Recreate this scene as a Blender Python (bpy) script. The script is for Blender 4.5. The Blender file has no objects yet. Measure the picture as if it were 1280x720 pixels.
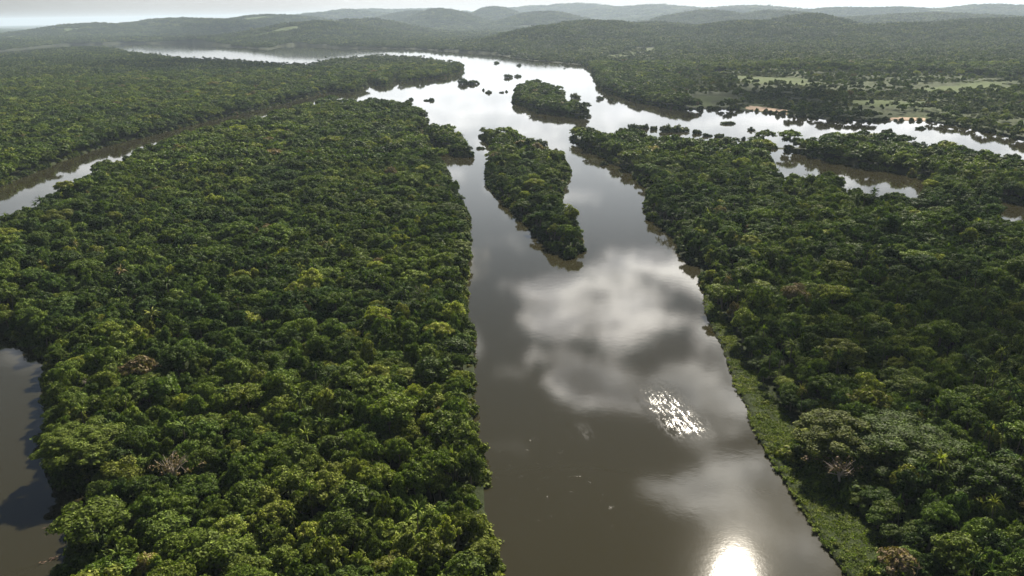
import bpy, math, random
import numpy as np
from mathutils import Vector, Matrix

rng = np.random.default_rng(11)
random.seed(11)
S = bpy.context.scene
COL = S.collection
R = math.radians

# ------------------------------------------------------------------ camera
H = 150.0
F_PX = 1004.0                      # focal length in pixels of the 1280 px wide picture
PITCH = math.atan((360 - 18) / F_PX)
ROLL = R(-0.9)
cam_d = bpy.data.cameras.new('camera')
cam = bpy.data.objects.new('camera', cam_d)
COL.objects.link(cam)
cam_d.sensor_width = 36.0
cam_d.lens = 36.0 * F_PX / 1280
cam_d.clip_start = 1.0
cam_d.clip_end = 120000.0
cam.location = (0, 0, H)
Mrot = Matrix.Rotation(R(90) - PITCH, 3, 'X') @ Matrix.Rotation(ROLL, 3, 'Z')
cam.rotation_euler = Mrot.to_euler()
S.camera = cam
MR = np.array(Mrot)


def ray(px, py):
    v = MR @ np.array([(px - 640) / F_PX, -(py - 360) / F_PX, -1.0])
    return v / np.linalg.norm(v)


def unproj(px, py, z=0.0):
    d = ray(px, py)
    dz = min(d[2], -0.0022)
    t = (z - H) / dz
    return np.array([d[0] * t, d[1] * t])


def project(P):
    q = (np.asarray(P) - np.array([0, 0, H])) @ MR
    w = np.maximum(-q[..., 2], 1e-3)
    return 640 + F_PX * q[..., 0] / w, 360 - F_PX * q[..., 1] / w, w


# ------------------------------------------------------------------ sun and sky
sd = ray(917, 731)
SUN = Vector((sd[0], sd[1], -sd[2])).normalized()         # towards the sun: mirror of the glint
SUN_EL = math.asin(SUN.z)
SUN_AZ = math.atan2(SUN.x, SUN.y)
sl = bpy.data.lights.new('sun', 'SUN')
sl.energy = 5.0
sl.angle = R(0.55)
sl.color = (1.0, 0.91, 0.76)
sun = bpy.data.objects.new('sun', sl)
COL.objects.link(sun)
sun.rotation_euler = SUN.to_track_quat('Z', 'Y').to_euler()
sun.location = (0, 0, 800)

VS = S.view_settings
VS.view_transform = 'Standard'
VS.look = 'None'
VS.exposure = 1.2
VS.gamma = 1.0
S.cycles.use_denoising = True
S.cycles.max_bounces = 6
S.cycles.diffuse_bounces = 1
S.cycles.glossy_bounces = 2
S.cycles.transmission_bounces = 2
S.cycles.volume_bounces = 1
S.cycles.transparent_max_bounces = 8
S.cycles.caustics_reflective = False
S.cycles.caustics_refractive = False


class NT:
    """small helper for node trees"""
    def __init__(self, nt):
        self.nt = nt

    def n(self, typ, **kw):
        nd = self.nt.nodes.new(typ)
        for k, v in kw.items():
            if k == 'inp':
                for i, val in v.items():
                    if hasattr(val, 'is_output'):
                        self.nt.links.new(val, nd.inputs[i])
                    else:
                        nd.inputs[i].default_value = val
            else:
                setattr(nd, k, v)
        return nd

    def m(self, op, a, b=0.0, c=0.0, clamp=False):
        return self.n('ShaderNodeMath', operation=op, use_clamp=clamp, inp={0: a, 1: b, 2: c}).outputs[0]

    def vm(self, op, a, b=(0, 0, 0)):
        return self.n('ShaderNodeVectorMath', operation=op, inp={0: a, 1: b})

    def mr(self, v, a, b, c=0.0, d=1.0, interp='SMOOTHSTEP'):
        nd = self.n('ShaderNodeMapRange', inp={0: v, 1: a, 2: b, 3: c, 4: d})
        nd.interpolation_type = interp
        return nd.outputs[0]

    def noise(self, vec, scale, detail=3.0, rough=0.55, dist=0.0):
        nd = self.n('ShaderNodeTexNoise', inp={'Scale': scale, 'Detail': detail, 'Roughness': rough, 'Distortion': dist})
        if vec is not None:
            self.nt.links.new(vec, nd.inputs['Vector'])
        return nd.outputs[0]

    def mix(self, f, a, b, blend='MIX'):
        nd = self.n('ShaderNodeMix', data_type='RGBA', blend_type=blend)
        for sock, val in ((nd.inputs[0], f), (nd.inputs[6], a), (nd.inputs[7], b)):
            if hasattr(val, 'is_output'):
                self.nt.links.new(val, sock)
            else:
                sock.default_value = val
        return nd.outputs[2]

    def ramp(self, f, stops, interp='LINEAR'):
        nd = self.n('ShaderNodeValToRGB', inp={0: f})
        cr = nd.color_ramp
        cr.interpolation = interp
        while len(cr.elements) < len(stops):
            cr.elements.new(0.5)
        for e, (p, c) in zip(cr.elements, stops):
            e.position = p
            e.color = (*c, 1)
        return nd.outputs[0]


world = bpy.data.worlds.new('World')
S.world = world
world.use_nodes = True
wt = world.node_tree
wt.nodes.clear()
W = NT(wt)
sky = W.n('ShaderNodeTexSky')
sky.sky_type = 'NISHITA'
sky.sun_disc = False
sky.sun_elevation = SUN_EL
sky.sun_rotation = SUN_AZ
sky.altitude = 100
sky.air_density = 1.0
sky.dust_density = 0.15
sky.ozone_density = 1.0
tc = W.n('ShaderNodeTexCoord')
D3 = W.vm('NORMALIZE', tc.outputs['Generated']).outputs[0]
sep = W.n('ShaderNodeSeparateXYZ', inp={0: D3})
zc = W.m('MAXIMUM', sep.outputs[2], 0.0)
zk = W.m('ADD', zc, 0.035)
PX = W.m('DIVIDE', sep.outputs[0], zk)
PY = W.m('DIVIDE', sep.outputs[1], zk)
PV = W.n('ShaderNodeCombineXYZ', inp={0: PX, 1: PY, 2: 0.0}).outputs[0]
warp = W.n('ShaderNodeTexNoise', inp={'Vector': PV, 'Scale': 1.5, 'Detail': 2.0})
PW = W.vm('ADD', PV, W.vm('SCALE', W.vm('SUBTRACT', warp.outputs[1], (0.5, 0.5, 0.5)).outputs[0]).outputs[0])
PW.inputs[1].links[0].from_node.inputs['Scale'].default_value = 0.40
PWv = PW.outputs[0]
fb = W.noise(PWv, 3.0, 6.0, 0.58)
fb2 = W.noise(PWv, 0.55, 3.0, 0.5)


def cloud_plane(px, py):
    d = ray(px, py)
    k = -d[2] + 0.035
    return d[0] / k, d[1] / k


# cumulus banks: where they stand in the sky (given by where the river mirrors them), radius, weight
BANKS = [((705, 405), 0.15, 0.5), ((765, 375), 0.24, 0.58), ((800, 410), 0.26, 0.55), ((875, 350), 0.32, 0.6), ((835, 330), 0.30, 0.5),
         ((870, 460), 0.24, 0.5), ((745, 470), 0.18, 0.42), ((905, 605), 0.18, 0.78), ((970, 628), 0.19, 0.8), ((1000, 430), 0.4, 0.5), ((1050, 560), 0.35, 0.5),
         ((660, 400), 0.07, 0.35), ((930, 500), 0.22, 0.4), ((1010, 650), 0.2, 0.5)]
bank = None
for (p, r, wgt) in BANKS:
    cx, cy = cloud_plane(*p)
    dd = W.vm('DISTANCE', PWv, (cx, cy, 0)).outputs['Value']
    g = W.mr(dd, 0.0, r * 1.65, wgt + 0.08, 0.0)
    bank = g if bank is None else W.m('MAXIMUM', bank, g)
# open blue patch overhead-left, broken cloud towards the horizon
hz = W.mr(sep.outputs[2], 0.27, 0.10, 0.0, 1.0)
field = W.m('MULTIPLY', W.m('MULTIPLY', hz, W.mr(sep.outputs[2], 0.015, 0.08)), W.m('MULTIPLY_ADD', fb2, 1.6, -0.52))
dens = W.m('ADD', W.m('MAXIMUM', bank, field), W.m('MULTIPLY_ADD', fb, 2.3, -1.24))
cov = W.mr(dens, 0.06, 0.50)
thick = W.mr(W.noise(PWv, 2.9, 5.0, 0.55), 0.44, 0.64)
cosS = W.vm('DOT_PRODUCT', D3, tuple(SUN)).outputs['Value']
near_sun = W.mr(cosS, 0.45, 1.0, interp='LINEAR')
bright = W.m('MULTIPLY_ADD', near_sun, 46.0, 5.0)
shade = W.m('MULTIPLY_ADD', W.m('MULTIPLY', thick, cov), -0.72, 1.0)
ccol = W.mix(shade, (0.52, 0.56, 0.66, 1), (1.0, 0.965, 0.90, 1))
ccol = W.vm('SCALE', ccol)
wt.links.new(W.m('MULTIPLY', bright, shade), ccol.inputs['Scale'])
skyb = W.mix(0.35, sky.outputs[0], W.mix(1.0, sky.outputs[0], (1.5, 1.0, 0.62, 1), 'MULTIPLY'))
skyb = W.vm('SCALE', skyb)
skyb.inputs['Scale'].default_value = 0.62
skyb = skyb.outputs[0]
skyc = W.mix(cov, skyb, ccol.outputs[0])
# thin milky veil low over the horizon
veil = W.mr(sep.outputs[2], 0.36, 0.0, 0.0, 0.85)
vcol = W.vm('SCALE', (0.94, 0.965, 1.0))
wt.links.new(W.m('MULTIPLY', W.mr(cosS, 0.40, 0.80, 3.8, 18.0), W.mr(sep.outputs[2], 0.0, 0.09, 0.40, 1.0)), vcol.inputs['Scale'])
skyc = W.mix(veil, skyc, vcol.outputs[0])
bg = W.n('ShaderNodeBackground', inp={0: skyc, 1: 0.05})
wo = W.n('ShaderNodeOutputWorld', inp={0: bg.outputs[0]})


# ------------------------------------------------------------------ object helpers
def tag(o, label=None, cat=None, group=None, kind=None):
    for k, v in (('label', label), ('category', cat), ('group', group), ('kind', kind)):
        if v:
            o[k] = v
    return o


def link(name, me, parent=None, mats=()):
    o = bpy.data.objects.new(name, me)
    COL.objects.link(o)
    for m in mats:
        me.materials.append(m)
    if parent is not None:
        o.parent = parent
    return o


def mesh(name, v, f):
    me = bpy.data.meshes.new(name)
    me.from_pydata([tuple(p) for p in v], [], [tuple(q) for q in f])
    me.update()
    return me


def quads_mesh(name, V, mats=(), midx=None):
    """V: (n,4,3) array of quads, quickly"""
    n = len(V)
    me = bpy.data.meshes.new(name)
    me.vertices.add(n * 4)
    me.vertices.foreach_set('co', V.reshape(-1).astype(np.float32))
    me.loops.add(n * 4)
    me.loops.foreach_set('vertex_index', np.arange(n * 4, dtype=np.int32))
    me.polygons.add(n)
    me.polygons.foreach_set('loop_start', np.arange(0, n * 4, 4, dtype=np.int32))
    if midx is not None:
        me.polygons.foreach_set('material_index', midx.astype(np.int32))
    me.update(calc_edges=True)
    for m in mats:
        me.materials.append(m)
    return me


# ------------------------------------------------------------------ materials
def new_mat(name):
    m = bpy.data.materials.new(name)
    m.use_nodes = True
    m.node_tree.nodes.clear()
    return m, NT(m.node_tree)


FOLIAGE = [(0.00, (0.028, 0.052, 0.013)), (0.25, (0.060, 0.090, 0.016)), (0.50, (0.096, 0.127, 0.021)),
           (0.68, (0.130, 0.146, 0.030)), (0.80, (0.185, 0.210, 0.030)), (0.90, (0.12, 0.095, 0.044)), (1.0, (0.19, 0.14, 0.095))]


def foliage_mat(name, noise_scale=0.45, trans=0.17, vary=0.30, lvar=0.7):
    m, N = new_mat(name)
    at = N.n('ShaderNodeAttribute', attribute_type='INSTANCER', attribute_name='tint')
    lm = N.n('ShaderNodeAttribute', attribute_type='INSTANCER', attribute_name='lum')
    geo = N.n('ShaderNodeNewGeometry')
    obj = N.n('ShaderNodeTexCoord').outputs['Object']
    rnd = geo.outputs['Random Per Island']
    nz = N.noise(obj, noise_scale, 2.0)
    t = N.m('ADD', at.outputs['Fac'], N.m('MULTIPLY_ADD', nz, vary, -0.5 * vary))
    t = N.m('ADD', t, N.m('MULTIPLY_ADD', rnd, 0.16, -0.08), clamp=True)
    c = N.ramp(t, FOLIAGE)
    lum = N.m('MULTIPLY', N.m('MULTIPLY_ADD', rnd, 1.0, 0.5), N.m('ADD', lm.outputs['Fac'], 0.0))
    lum = N.m('MULTIPLY', lum, N.mr(N.noise(obj, noise_scale * 1.7, 2.0), 0.3, 0.7, 1 - 0.5 * lvar, 1 + 0.5 * lvar, 'LINEAR'))
    c = N.vm('SCALE', c)
    m.node_tree.links.new(lum, c.inputs['Scale'])
    c = c.outputs[0]
    p = N.n('ShaderNodeBsdfPrincipled', inp={'Base Color': c, 'Roughness': 0.6, 'Specular IOR Level': 0.06})
    tr = N.n('ShaderNodeBsdfTranslucent', inp={0: N.mix(1.0, c, (1.5, 1.75, 0.55, 1), 'MULTIPLY')})
    mx = N.n('ShaderNodeMixShader', inp={0: trans, 1: p.outputs[0], 2: tr.outputs[0]})
    N.n('ShaderNodeOutputMaterial', inp={0: mx.outputs[0]})
    return m


def plain_mat(name, col, rough=0.85, var=0.25, scale=3.0):
    m, N = new_mat(name)
    obj = N.n('ShaderNodeTexCoord').outputs['Object']
    nz = N.noise(obj, scale, 4.0)
    c = N.vm('SCALE', (*col,))
    m.node_tree.links.new(N.m('MULTIPLY_ADD', nz, 2 * var, 1 - var), c.inputs['Scale'])
    p = N.n('ShaderNodeBsdfPrincipled', inp={'Base Color': c.outputs[0], 'Roughness': rough})
    N.n('ShaderNodeOutputMaterial', inp={0: p.outputs[0]})
    return m


M_LEAF = foliage_mat('foliage')
M_FAR = foliage_mat('far_foliage', 0.11, vary=0.7, lvar=1.1)
M_BARK = plain_mat('bark', (0.14, 0.115, 0.085))
M_PALE = plain_mat('pale_bark', (0.36, 0.31, 0.26))
M_DRIFT = plain_mat('driftwood', (0.24, 0.155, 0.115))

# ground: leaf litter under the trees, grass and sand where the cover attribute says so
M_GROUND, N = new_mat('ground')
at = N.n('ShaderNodeAttribute', attribute_name='cover')
pos = N.n('ShaderNodeNewGeometry').outputs['Position']
n1 = N.noise(pos, 0.012, 6.0, 0.6)
n2 = N.noise(pos, 0.15, 4.0, 0.6)
forest = N.mix(n1, (0.014, 0.02, 0.008, 1), (0.03, 0.04, 0.014, 1))
grass = N.mix(N.m('MULTIPLY_ADD', n1, 1.6, -0.3, clamp=True), (0.036, 0.060, 0.015, 1), (0.066, 0.090, 0.023, 1))
grass = N.mix(N.mr(n2, 0.35, 0.7), grass, (0.06, 0.085, 0.025, 1))
sand = N.mix(n2, (0.33, 0.22, 0.155, 1), (0.52, 0.42, 0.32, 1))
c = N.mix(N.mr(at.outputs['Fac'], 0.1, 0.45), forest, grass)
c = N.mix(N.mr(at.outputs['Fac'], 0.6, 0.95), c, sand)
b = N.n('ShaderNodeBump', inp={'Strength': 0.8, 'Distance': 2.0, 'Height': n2})
p = N.n('ShaderNodeBsdfPrincipled', inp={'Base Color': c, 'Roughness': 0.95, 'Normal': b.outputs[0], 'Specular IOR Level': 0.1})
N.n('ShaderNodeOutputMaterial', inp={0: p.outputs[0]})

# river water: silty, calm, with a few wind ruffled patches
M_WATER, N = new_mat('river_water')
pos = N.n('ShaderNodeNewGeometry').outputs['Position']
silt = N.mix(N.noise(pos, 0.006, 3.0), (0.021, 0.0188, 0.0092, 1), (0.027, 0.0242, 0.012, 1))


def wpt(px, py):
    q = unproj(px, py)
    return (q[0], q[1], 0.0)


def patch(a, b, half):
    """soft 0..1 mask along the segment a-b on the water"""
    A, B = Vector(wpt(*a)), Vector(wpt(*b))
    L = (B - A).length
    d = (B - A).normalized()
    rel = N.vm('SUBTRACT', pos, tuple(A)).outputs[0]
    u = N.vm('DOT_PRODUCT', rel, tuple(d)).outputs['Value']
    v = N.vm('DOT_PRODUCT', rel, (-d.y, d.x, 0)).outputs['Value']
    mu = N.m('MULTIPLY', N.mr(u, -0.25 * L, 0.3 * L), N.mr(u, 1.1 * L, 0.7 * L))
    return N.m('MULTIPLY', mu, N.mr(N.m('ABSOLUTE', v), half, half * 0.15))


mask = patch((812, 484), (872, 552), 13.0)
mask = N.m('MAXIMUM', mask, N.m('MULTIPLY', patch((726, 530), (738, 552), 4.0), 0.6))
A_, B_ = Vector(wpt(818, 492)), Vector(wpt(868, 550))
along = (B_ - A_).normalized()
su = N.m('MULTIPLY', N.vm('DOT_PRODUCT', pos, tuple(along)).outputs['Value'], 0.30)
sv = N.vm('DOT_PRODUCT', pos, (-along.y, along.x, 0)).outputs['Value']
sp_ = N.n('ShaderNodeCombineXYZ', inp={0: su, 1: sv, 2: 0.0}).outputs[0]
streak = N.noise(sp_, 0.55, 5.0, 0.75)
mask = N.m('MULTIPLY', mask, N.mr(streak, 0.46, 0.56))
stray = N.m('MULTIPLY', patch((640, 520), (745, 690), 26.0), N.mr(N.noise(pos, 0.22, 3.0, 0.7), 0.62, 0.68))
mask = N.m('MAXIMUM', mask, stray)
calm = N.noise(pos, 0.35, 3.0, 0.55)
swell = N.noise(pos, 0.03, 3.0, 0.5)
chop = N.noise(pos, 1.2, 2.0, 0.6)
ripple = N.noise(pos, 1.3, 2.0, 0.6)
hgt = N.m('ADD', N.m('MULTIPLY', calm, 0.007), N.m('MULTIPLY', swell, 0.028))
hgt = N.m('ADD', hgt, N.m('MULTIPLY', ripple, 0.0036))
b = N.n('ShaderNodeBump', inp={'Strength': 1.0, 'Distance': 1.0, 'Height': hgt})
b2 = N.n('ShaderNodeBump', inp={'Strength': mask, 'Distance': 1.0, 'Height': N.m('MULTIPLY', chop, 0.14), 'Normal': b.outputs[0]})
p = N.n('ShaderNodeBsdfPrincipled', inp={'Base Color': silt, 'Roughness': N.mr(mask, 0.0, 1.0, 0.043, 0.19, 'LINEAR'), 'IOR': 1.333, 'Normal': b2.outputs[0]})
N.n('ShaderNodeOutputMaterial', inp={0: p.outputs[0]})

# ------------------------------------------------------------------ the map: outlines of land and water
ZF, ZM = 12.0, 5.0     # a far bank shows at tree-top height, a side bank half-way


def outline(pts, z=0.5):
    out = []
    for q in pts:
        out.append(unproj(q[0], q[1], q[2] if len(q) > 2 else z))
    return np.array(out)


LEFT_ISLE = outline([
    (616, 720), (618, 860), (60, 860), (84, 720), (92, 690), (104, 655), (114, 632), (108, 618), (78, 606), (72, 590), (52, 555),
    (66, 515), (56, 492), (58, 472), (60, 452), (46, 440), (20, 424), (0, 412), (-120, 372), (-700, 330), (-700, 330),
    (-500, 330, 20.5), (-200, 300, 20.5), (0, 254, 20.5), (38, 240, 20.5), (62, 226, 20.5), (100, 208, 20.5), (144, 191, 20.5), (176, 176, 20.5), (235, 159, 20.5),
    (324, 139, 20.5), (386, 123, 20.5), (413, 119, 20.5), (440, 121, 20.5), (467, 121, 20.5), (501, 123, 20.5), (512, 131, 8), (533, 147, 6), (535, 160),
    (518, 170), (514, 173), (529, 179), (546, 190, ZM), (558, 208, ZM), (563, 228, ZM), (575, 246, ZM), (584, 265, ZM), (587, 300, ZM),
    (582, 335, ZM), (578, 362, ZM), (583, 390, ZM), (592, 410, ZM), (594, 440, ZM), (590, 480, ZM), (594, 520, ZM), (600, 548, ZM), (606, 580, ZM),
    (607, 620, ZM), (612, 660, ZM), (616, 690, ZM)])
DARK_ISLET = outline([(521, 166, 9), (532, 160, 10), (545, 159, 10), (558, 161, 10), (570, 168, 10), (584, 178, 8), (592, 192, 3), (584, 196), (568, 195),
                      (556, 190), (546, 181), (532, 176)])
FAR_LEFT = outline([
    (-500, 350), (-200, 290), (0, 233), (34, 219), (84, 199), (134, 182), (202, 166), (255, 152), (336, 134), (412, 114), (434, 116), (450, 113), (459, 107),
    (456, 99), (448, 90, 8), (467, 91, 27.0), (482, 93, 27.0), (495, 95, 6), (500, 103), (527, 100), (555, 97), (575, 91), (580, 84, 6), (574, 77, 9),
    (558, 70, 27.0), (549, 70, 27.0), (540, 67, 27.0), (524, 66, 27.0), (467, 64, 27.0), (430, 65, 34.0), (403, 67, 34.0), (380, 71, 34.0), (356, 70, 34.0), (349, 71, 34.0), (329, 69, 34.0),
    (289, 67, 34.0), (249, 66, 34.0), (202, 63, 34.0), (134, 60, 14), (96, 60, 4), (0, 72), (-500, 90)])
NORTH = outline([
    (-900, 60), (-500, 85), (0, 64), (70, 57), (120, 55), (168, 54), (242, 54), (292, 58), (336, 62), (349, 58), (370, 56), (403, 58), (430, 60),
    (467, 60), (524, 61), (548, 63), (615, 67), (642, 72), (660, 75), (696, 78), (729, 81), (739, 87), (746, 104), (751, 112), (770, 119),
    (796, 128), (830, 134), (851, 137), (918, 136), (981, 143), (1041, 150), (1087, 152), (1104, 150), (1157, 151), (1199, 158), (1240, 166),
    (1280, 176), (1400, 205), (2000, 330)])
NORTH = np.vstack([NORTH, [[60000, 20000], [60000, 90000], [-60000, 90000], [-60000, 8000]]])
RIGHT = outline([
    (712, 166, 6), (715, 175), (735, 187), (752, 194), (767, 203), (789, 216), (807, 232), (811, 244), (806, 258), (809, 270), (828, 283), (845, 296),
    (849, 318), (873, 331), (880, 364), (880, 384), (887, 405), (900, 428), (907, 448), (919, 480), (931, 503), (946, 544), (968, 581), (994, 621),
    (1018, 658), (1051, 708), (1062, 722), (1160, 860), (1800, 860), (2300, 500), (2000, 340), (1700, 300, 15.0), (1400, 222, 15.0), (1280, 195, 15.0), (1266, 192, 15.0), (1234, 187, 15.0),
    (1203, 183, 15.0), (1178, 178, 15.0), (1132, 174, 15.0), (1104, 169, 15.0), (1087, 164, 15.0), (1069, 166, 15.0), (1020, 169, 15.0), (960, 168, 15.0), (942, 170, 15.0),
    (921, 174, 15.0), (899, 175, 15.0), (866, 174, 15.0), (842, 170, 15.0), (822, 170, 15.0), (794, 164, 15.0), (770, 165, 15.0), (735, 164, 10)])
POND = outline([(962, 185), (978, 186), (1000, 192), (1033, 201), (1066, 206), (1122, 216), (1164, 226), (1160, 233), (1146, 249, ZF), (1125, 248, ZF),
                (1103, 242, ZF), (1063, 236, ZF), (1052, 225, ZF), (1037, 214, ZF), (1004, 222, ZF), (985, 220, ZF), (976, 215, ZF), (968, 200, 8), (960, 190, 5)])
CREEK = outline([(1250, 248), (1280, 256), (1420, 292), (1800, 400), (1800, 460), (1420, 340, ZF), (1280, 279, ZF), (1260, 277, ZF), (1246, 262, 6)])
MID_ISLE = outline([
    (596, 161, 9), (606, 160, 10), (620, 166, 10), (640, 168, 10), (655, 175, 10), (670, 186, 10), (690, 187, 10), (705, 193, 8), (714, 210, 6), (704, 230, ZM),
    (699, 243, ZM), (706, 262, ZM), (724, 284, ZM), (727, 305, ZM), (725, 315), (712, 321), (699, 316), (679, 304), (665, 284), (645, 266), (622, 244), (610, 230), (607, 212), (613, 199),
    (619, 188), (612, 180), (601, 173)])
SMALL_ISLE = outline([(640, 126, 4), (644, 112, 8), (655, 104, ZF), (671, 102, ZF), (684, 106, ZF), (700, 111, ZF), (711, 125, ZF), (734, 137, 8), (738, 143, 4), (724, 147),
                      (706, 145), (690, 143), (672, 140), (655, 132)])
LANDS = [LEFT_ISLE, DARK_ISLET, FAR_LEFT, NORTH, RIGHT, MID_ISLE, SMALL_ISLE]
WATERS = [POND, CREEK]
GRASS_BANK = outline([(882, 372), (884, 386), (905, 430), (912, 448), (922, 480), (934, 503), (949, 544), (971, 581), (997, 621), (1021, 658), (1054, 708), (1064, 724), (1110, 790), (1190, 790),
                      (1134, 720), (1116, 690), (1092, 660), (1064, 632), (1040, 606), (1016, 576), (996, 540), (974, 506), (950, 476), (928, 438), (906, 400), (892, 372)])
SPIT_TREES = None
MEADOWS = [outline([(556, 52), (590, 48.5), (620, 50), (618, 57), (560, 57)], 6),
           outline([(752, 68), (785, 61), (826, 60), (822, 68), (800, 75), (770, 77)], 6),
           outline([(856, 124), (884, 119), (918, 121), (915, 133), (880, 135), (858, 132)], 2),
           outline([(900, 92), (1010, 97), (1000, 105), (930, 102)], 4),
           outline([(1130, 108), (1240, 100), (1275, 108), (1180, 116)], 4),
           outline([(1060, 124), (1160, 126), (1150, 133), (1080, 133)], 2),
           outline([(960, 8), (998, 7), (990, 13), (950, 14)], 120)]
SCRUB = outline([(840, 92), (960, 84), (1110, 88), (1300, 96), (1300, 172), (1180, 150), (1040, 146), (900, 132), (840, 128)], 3)
BEACH = [outline([(1100, 148), (1130, 146.5), (1160, 148), (1158, 151), (1130, 152), (1102, 152)]),
         outline([(935, 132), (985, 138), (985, 143.5), (932, 137)])]


def inside(P, poly):
    x, y = P[:, 0], P[:, 1]
    res = np.zeros(len(P), bool)
    bx0, by0 = poly.min(0)
    bx1, by1 = poly.max(0)
    sel = np.where((x >= bx0) & (x <= bx1) & (y >= by0) & (y <= by1))[0]
    if len(sel) == 0:
        return res
    xs, ys = x[sel], y[sel]
    r = np.zeros(len(sel), bool)
    n = len(poly)
    for i in range(n):
        x1, y1 = poly[i]
        x2, y2 = poly[(i + 1) % n]
        if y1 == y2:
            continue
        c = (y1 > ys) != (y2 > ys)
        r ^= c & (xs < (x2 - x1) * (ys - y1) / (y2 - y1) + x1)
    res[sel] = r
    return res


def is_land(P):
    r = np.zeros(len(P), bool)
    for L in LANDS:
        r |= inside(P, L)
    for w in WATERS:
        r &= ~inside(P, w)
    return r


# smooth random field (value noise) for numpy
_tab = rng.random((256, 256))


def vnoise(x, y, s):
    x, y = np.asarray(x) / s + 1000.37, np.asarray(y) / s + 1000.71
    xi, yi = np.floor(x).astype(int), np.floor(y).astype(int)
    fx, fy = x - xi, y - yi
    fx, fy = fx * fx * (3 - 2 * fx), fy * fy * (3 - 2 * fy)
    g = lambda a, b: _tab[a & 255, b & 255]
    return (g(xi, yi) * (1 - fx) + g(xi + 1, yi) * fx) * (1 - fy) + (g(xi, yi + 1) * (1 - fx) + g(xi + 1, yi + 1) * fx) * fy


def fbm(x, y, s, o=4):
    t, a, w = 0, 1.0, 0
    for i in range(o):
        t = t + a * vnoise(x + 97.3 * i, y - 41.9 * i, s / 2 ** i)
        w += a
        a *= 0.5
    return t / w


# hills: column in the picture, row of the crest, distance, half width and half depth in metres, share of a ridge's roughness
HILLS = [(745, 19, 4600, 420, 700), (690, 24, 4200, 300, 500), (820, 22, 4900, 400, 600), (450, 19, 6800, 430, 600), (400, 24, 6000, 500, 500), (556, 8, 9500, 430, 700),
         (618, 6, 11500, 420, 800), (680, 12, 9000, 520, 600), (520, 13, 11000, 800, 700), (1009, 13, 5200, 330, 500), (930, 20, 4800, 500, 500), (1150, 21, 4700, 700, 500),
         (1260, 17, 5200, 600, 600), (320, 41, 6000, 400, 330), (255, 45, 5900, 330, 260), (230, 20, 9500, 1100, 900), (340, 15, 10500, 900, 900), (440, 11, 13500, 1100, 900),
         (120, 26, 9000, 700, 700), (800, 5, 14500, 1600, 1000), (930, 5, 13000, 1300, 1000), (1080, 6, 12500, 1500, 900), (1240, 4, 13500, 1500, 900), (970, 10, 8500, 600, 600),
         (700, 4, 16000, 2200, 900), (480, 9, 16500, 2500, 900), (1150, 13, 8000, 900, 700), (880, 11, 8200, 600, 500)]
HILL_XYZ = []
for (px, py, dist, wx, wy) in HILLS:
    d = ray(px, py)
    k = dist / math.hypot(d[0], d[1])
    HILL_XYZ.append((d[0] * k, d[1] * k, max(20.0, H + d[2] * k - 40.0), wx, wy))


def relief(x, y):
    r = np.hypot(x, y)
    h = np.zeros_like(r)
    for (cx, cy, hz_, wx, wy) in HILL_XYZ:
        a = math.atan2(cx, cy)
        u = (x - cx) * math.cos(a) - (y - cy) * math.sin(a)
        v = (x - cx) * math.sin(a) + (y - cy) * math.cos(a)
        q = (u / wx) ** 2 + (v / wy) ** 2
        h = np.maximum(h, hz_ * np.exp(-q * 0.9))
    rough = np.clip((r - 2600) / 4000, 0, 1)
    h = h * (0.82 + 0.36 * fbm(x, y, 420.0)) + rough * 46 * np.clip(fbm(x + 5000, y, 1500.0) - 0.42, 0, 1)
    return h


# ------------------------------------------------------------------ ground: one sheet, a fan of rings out to the horizon
NA, NR = 540, 900
ang = np.linspace(R(-62), R(62), NA)
rad = 120.0 * np.exp(np.linspace(0, math.log(42000 / 120.0), NR))
AA, RR = np.meshgrid(ang, rad)
GX, GY = (RR * np.sin(AA)).ravel(), (RR * np.cos(AA)).ravel()
GP = np.stack([GX, GY], 1)
land = is_land(GP)
gz = np.where(land, 0.8 + relief(GX, GY) + 0.5 * fbm(GX, GY, 60.0), -2.5)
cover = np.zeros(len(GP))
GJ = GP + np.stack([fbm(GX, GY, 90.0, 3) - 0.5, fbm(GX + 777, GY, 90.0, 3) - 0.5], 1) * 0.09 * np.hypot(GX, GY)[:, None]
for i, Mw in enumerate(MEADOWS):
    cover[inside(GJ, Mw)] = (0.25 + 0.4 * fbm(GX, GY, 70.0, 3))[inside(GJ, Mw)]
sc_in = inside(GP, SCRUB)
cover[sc_in & (cover < 0.3)] = (0.10 + 0.26 * fbm(GX, GY, 160.0))[sc_in & (cover < 0.3)]
cover[inside(GP, GRASS_BANK)] = 0.17
for Bq in BEACH:
    cover[inside(GP, Bq) & land] = 1.0
far_field = (RR.ravel() > 5000) & (fbm(GX - 900, GY + 300, 700.0, 3) > 0.735)
cover[far_field] = 0.45
me = bpy.data.meshes.new('ground')
idx = np.arange(NA * NR).reshape(NR, NA)
fq = np.stack([idx[:-1, :-1], idx[:-1, 1:], idx[1:, 1:], idx[1:, :-1]], -1).reshape(-1, 4)[:, ::-1]
me.vertices.add(NA * NR)
me.vertices.foreach_set('co', np.stack([GX, GY, gz], 1).astype(np.float32).ravel())
me.loops.add(len(fq) * 4)
me.loops.foreach_set('vertex_index', fq.astype(np.int32).ravel())
me.polygons.add(len(fq))
me.polygons.foreach_set('loop_start', np.arange(0, len(fq) * 4, 4, dtype=np.int32))
me.update(calc_edges=True)
ca = me.attributes.new('cover', 'FLOAT', 'POINT')
ca.data.foreach_set('value', cover.astype(np.float32))
ground = tag(link('ground', me, mats=[M_GROUND]), kind='structure')
me.polygons.foreach_set('use_smooth', np.ones(len(fq), bool))

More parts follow.
